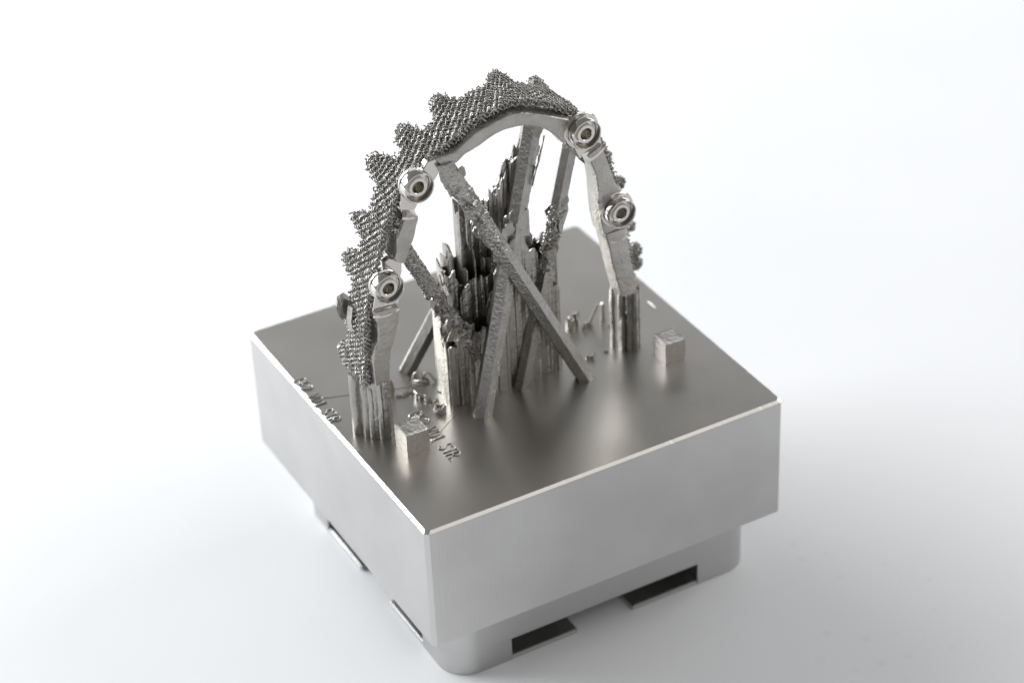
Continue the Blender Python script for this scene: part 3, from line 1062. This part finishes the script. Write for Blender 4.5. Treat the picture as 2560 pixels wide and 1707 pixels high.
SH = 'torn support shards on the plate'
mb = MB()
mb.prism([(-2.56, .30, .001), (-2.46, .30, .001), (-2.43, .30, .12), (-2.45, .30, .24), (-2.49, .30, .38), (-2.55, .30, .42), (-2.58, .30, .24)], (.012, .035, 0))
tag(mb.build('support_shard', M_SHEET, None, origin=(-2.5, .3, 0)), 'narrow upright shard standing just right of the left support foot', 'shard', SH)
mb = MB()
wx, wy = .13, -.20
for pts in ([(-2.02, .78, .01), (-2.0, .74, .16), (-1.93, .70, .22), (-1.87, .66, .14), (-1.86, .62, .02)], [(-1.86, .62, .05), (-1.80, .62, .2), (-1.72, .58, .16), (-1.68, .50, .05), (-1.60, .42, .012)],
            [(-2.02, .72, .012), (-1.9, .58, .04), (-1.78, .50, .012)], [(-1.93, .7, .2), (-1.85, .62, .1), (-1.78, .56, .02)]):
    mb.tube([(x_ + wx, y_ + wy, z_) for x_, y_, z_ in pts], .024, 6)
tag(mb.build('curled_remnant', M_CRUMB, None, smooth=True, origin=(-1.75, .4, 0)), 'curled wiry remnant on the plate in front of the pale rear strut', 'remnant')
torn_wall([(-2.44, .22), (-2.30, .18), (-2.18, .20)], .07, 'lowest thin ridge, starting beside the shard next to the left foot', 3, thick=.05)
torn_wall([(-2.15, .20), (-2.12, .12)], .15, 'tiny dark peg in the crumb row between left foot and tower', 4, thick=.06, sub=3)
torn_wall([(-2.14, .02), (-2.12, -.14), (-2.00, -.12), (-2.03, -.30)], .17, 'three-humped crumb in the middle of the row between left foot and tower', 5, thick=.07)
torn_wall([(-1.96, -.26), (-1.90, -.40), (-1.84, -.46)], .14, 'small crumb next to the biggest chunk in the row by the tower', 6, thick=.07)
torn_wall([(-2.02, -.60), (-1.90, -.54), (-1.82, -.70), (-1.94, -.80), (-2.04, -.72)], .22, 'largest torn chunk of the row, behind the lettering near the tower', 7, thick=.09, sub=4)
torn_wall([(-1.66, -.06), (-1.60, -.14)], .06, 'tiny bright crumb at the left foot of the tower', 8, sub=3)
mb = MB()
mb.prism([(2.38, .30, .001), (2.49, .30, .001), (2.48, .30, .42), (2.43, .30, .47), (2.39, .30, .44)], (.02, .06, 0))
tag(mb.build('support_shard', M_SHEET, None, origin=(2.43, .3, 0)), 'tall upright dark shard on the plate left of the right support foot', 'shard', SH)
mb = MB()
mb.prism([(2.16, .44, .001), (2.24, .44, .001), (2.38, .38, .40), (2.33, .38, .43)], (.02, .03, 0))
tag(mb.build('support_shard', M_CRUMB, None, origin=(2.2, .44, 0)), 'bright slanted sliver leaning against the tall upright shard', 'shard', SH)
torn_wall([(1.58, .30), (1.66, .46), (1.80, .44), (1.88, .56), (1.94, .46)], .42, 'jagged pointed remnant on the plate just right of the tower', 12, thick=.09)
torn_wall([(1.96, .30), (2.06, .36), (2.14, .30)], .16, 'low dark crumb between the jagged remnant and the slanted sliver', 13, thick=.09)
torn_wall([(2.46, .14), (2.54, .18)], .10, 'tiny crumb touching the right support foot', 17, thick=.05, sub=3)
torn_wall([(1.47, -.66), (1.56, -.74), (1.64, -.68)], .13, 'small dark crumb beside the lower end of the long crossing strut', 14, thick=.08)
torn_wall([(1.84, -.64), (1.96, -.70)], .04, 'tiny pale crumb on open plate left of the right support foot', 15, sub=3)
torn_wall([(3.34, .50), (3.40, .46)], .06, 'small bright crumb behind the right support foot', 16, sub=3)
mb = MB()
mb.tube([(3.62, .46, .010), (3.635, .32, .018), (3.63, .16, .010)], [.008, .018, .01], 6)
tag(mb.build('printed_scrap', M_SHEET, None, origin=(3.63, .32, 0)), 'short pale scrap lying on the plate near its far right edge', 'scrap')

# dust grains on the plate top
pts = []
for k in range(420):
    x_, y_ = random.uniform(-3.85, 3.85), random.uniform(-3.9, 1.5)
    if -1.8 < x_ < 1 and -.8 < y_ < .5:
        continue
    pts.append((x_, y_, random.choice((.003, .004, .004, .005, .008))))
mb = MB()
for x_, y_, s_ in pts:
    mb.add([(x_ - s_, y_, .0005), (x_ + s_ * .6, y_ - s_, .0005), (x_ + s_ * .6, y_ + s_, .0005), (x_, y_, s_ * 1.3)], [(0, 1, 3), (1, 2, 3), (2, 0, 3)])
M_DUST, nt, b = nodes_of('pale_dust')
b.inputs['Base Color'].default_value = (.62, .60, .56, 1)
b.inputs['Roughness'].default_value = .8
o = mb.build('metal_dust', M_DUST, None)
o['kind'] = 'stuff'
tag(o, 'fine pale metal dust scattered on the plate top', 'dust')
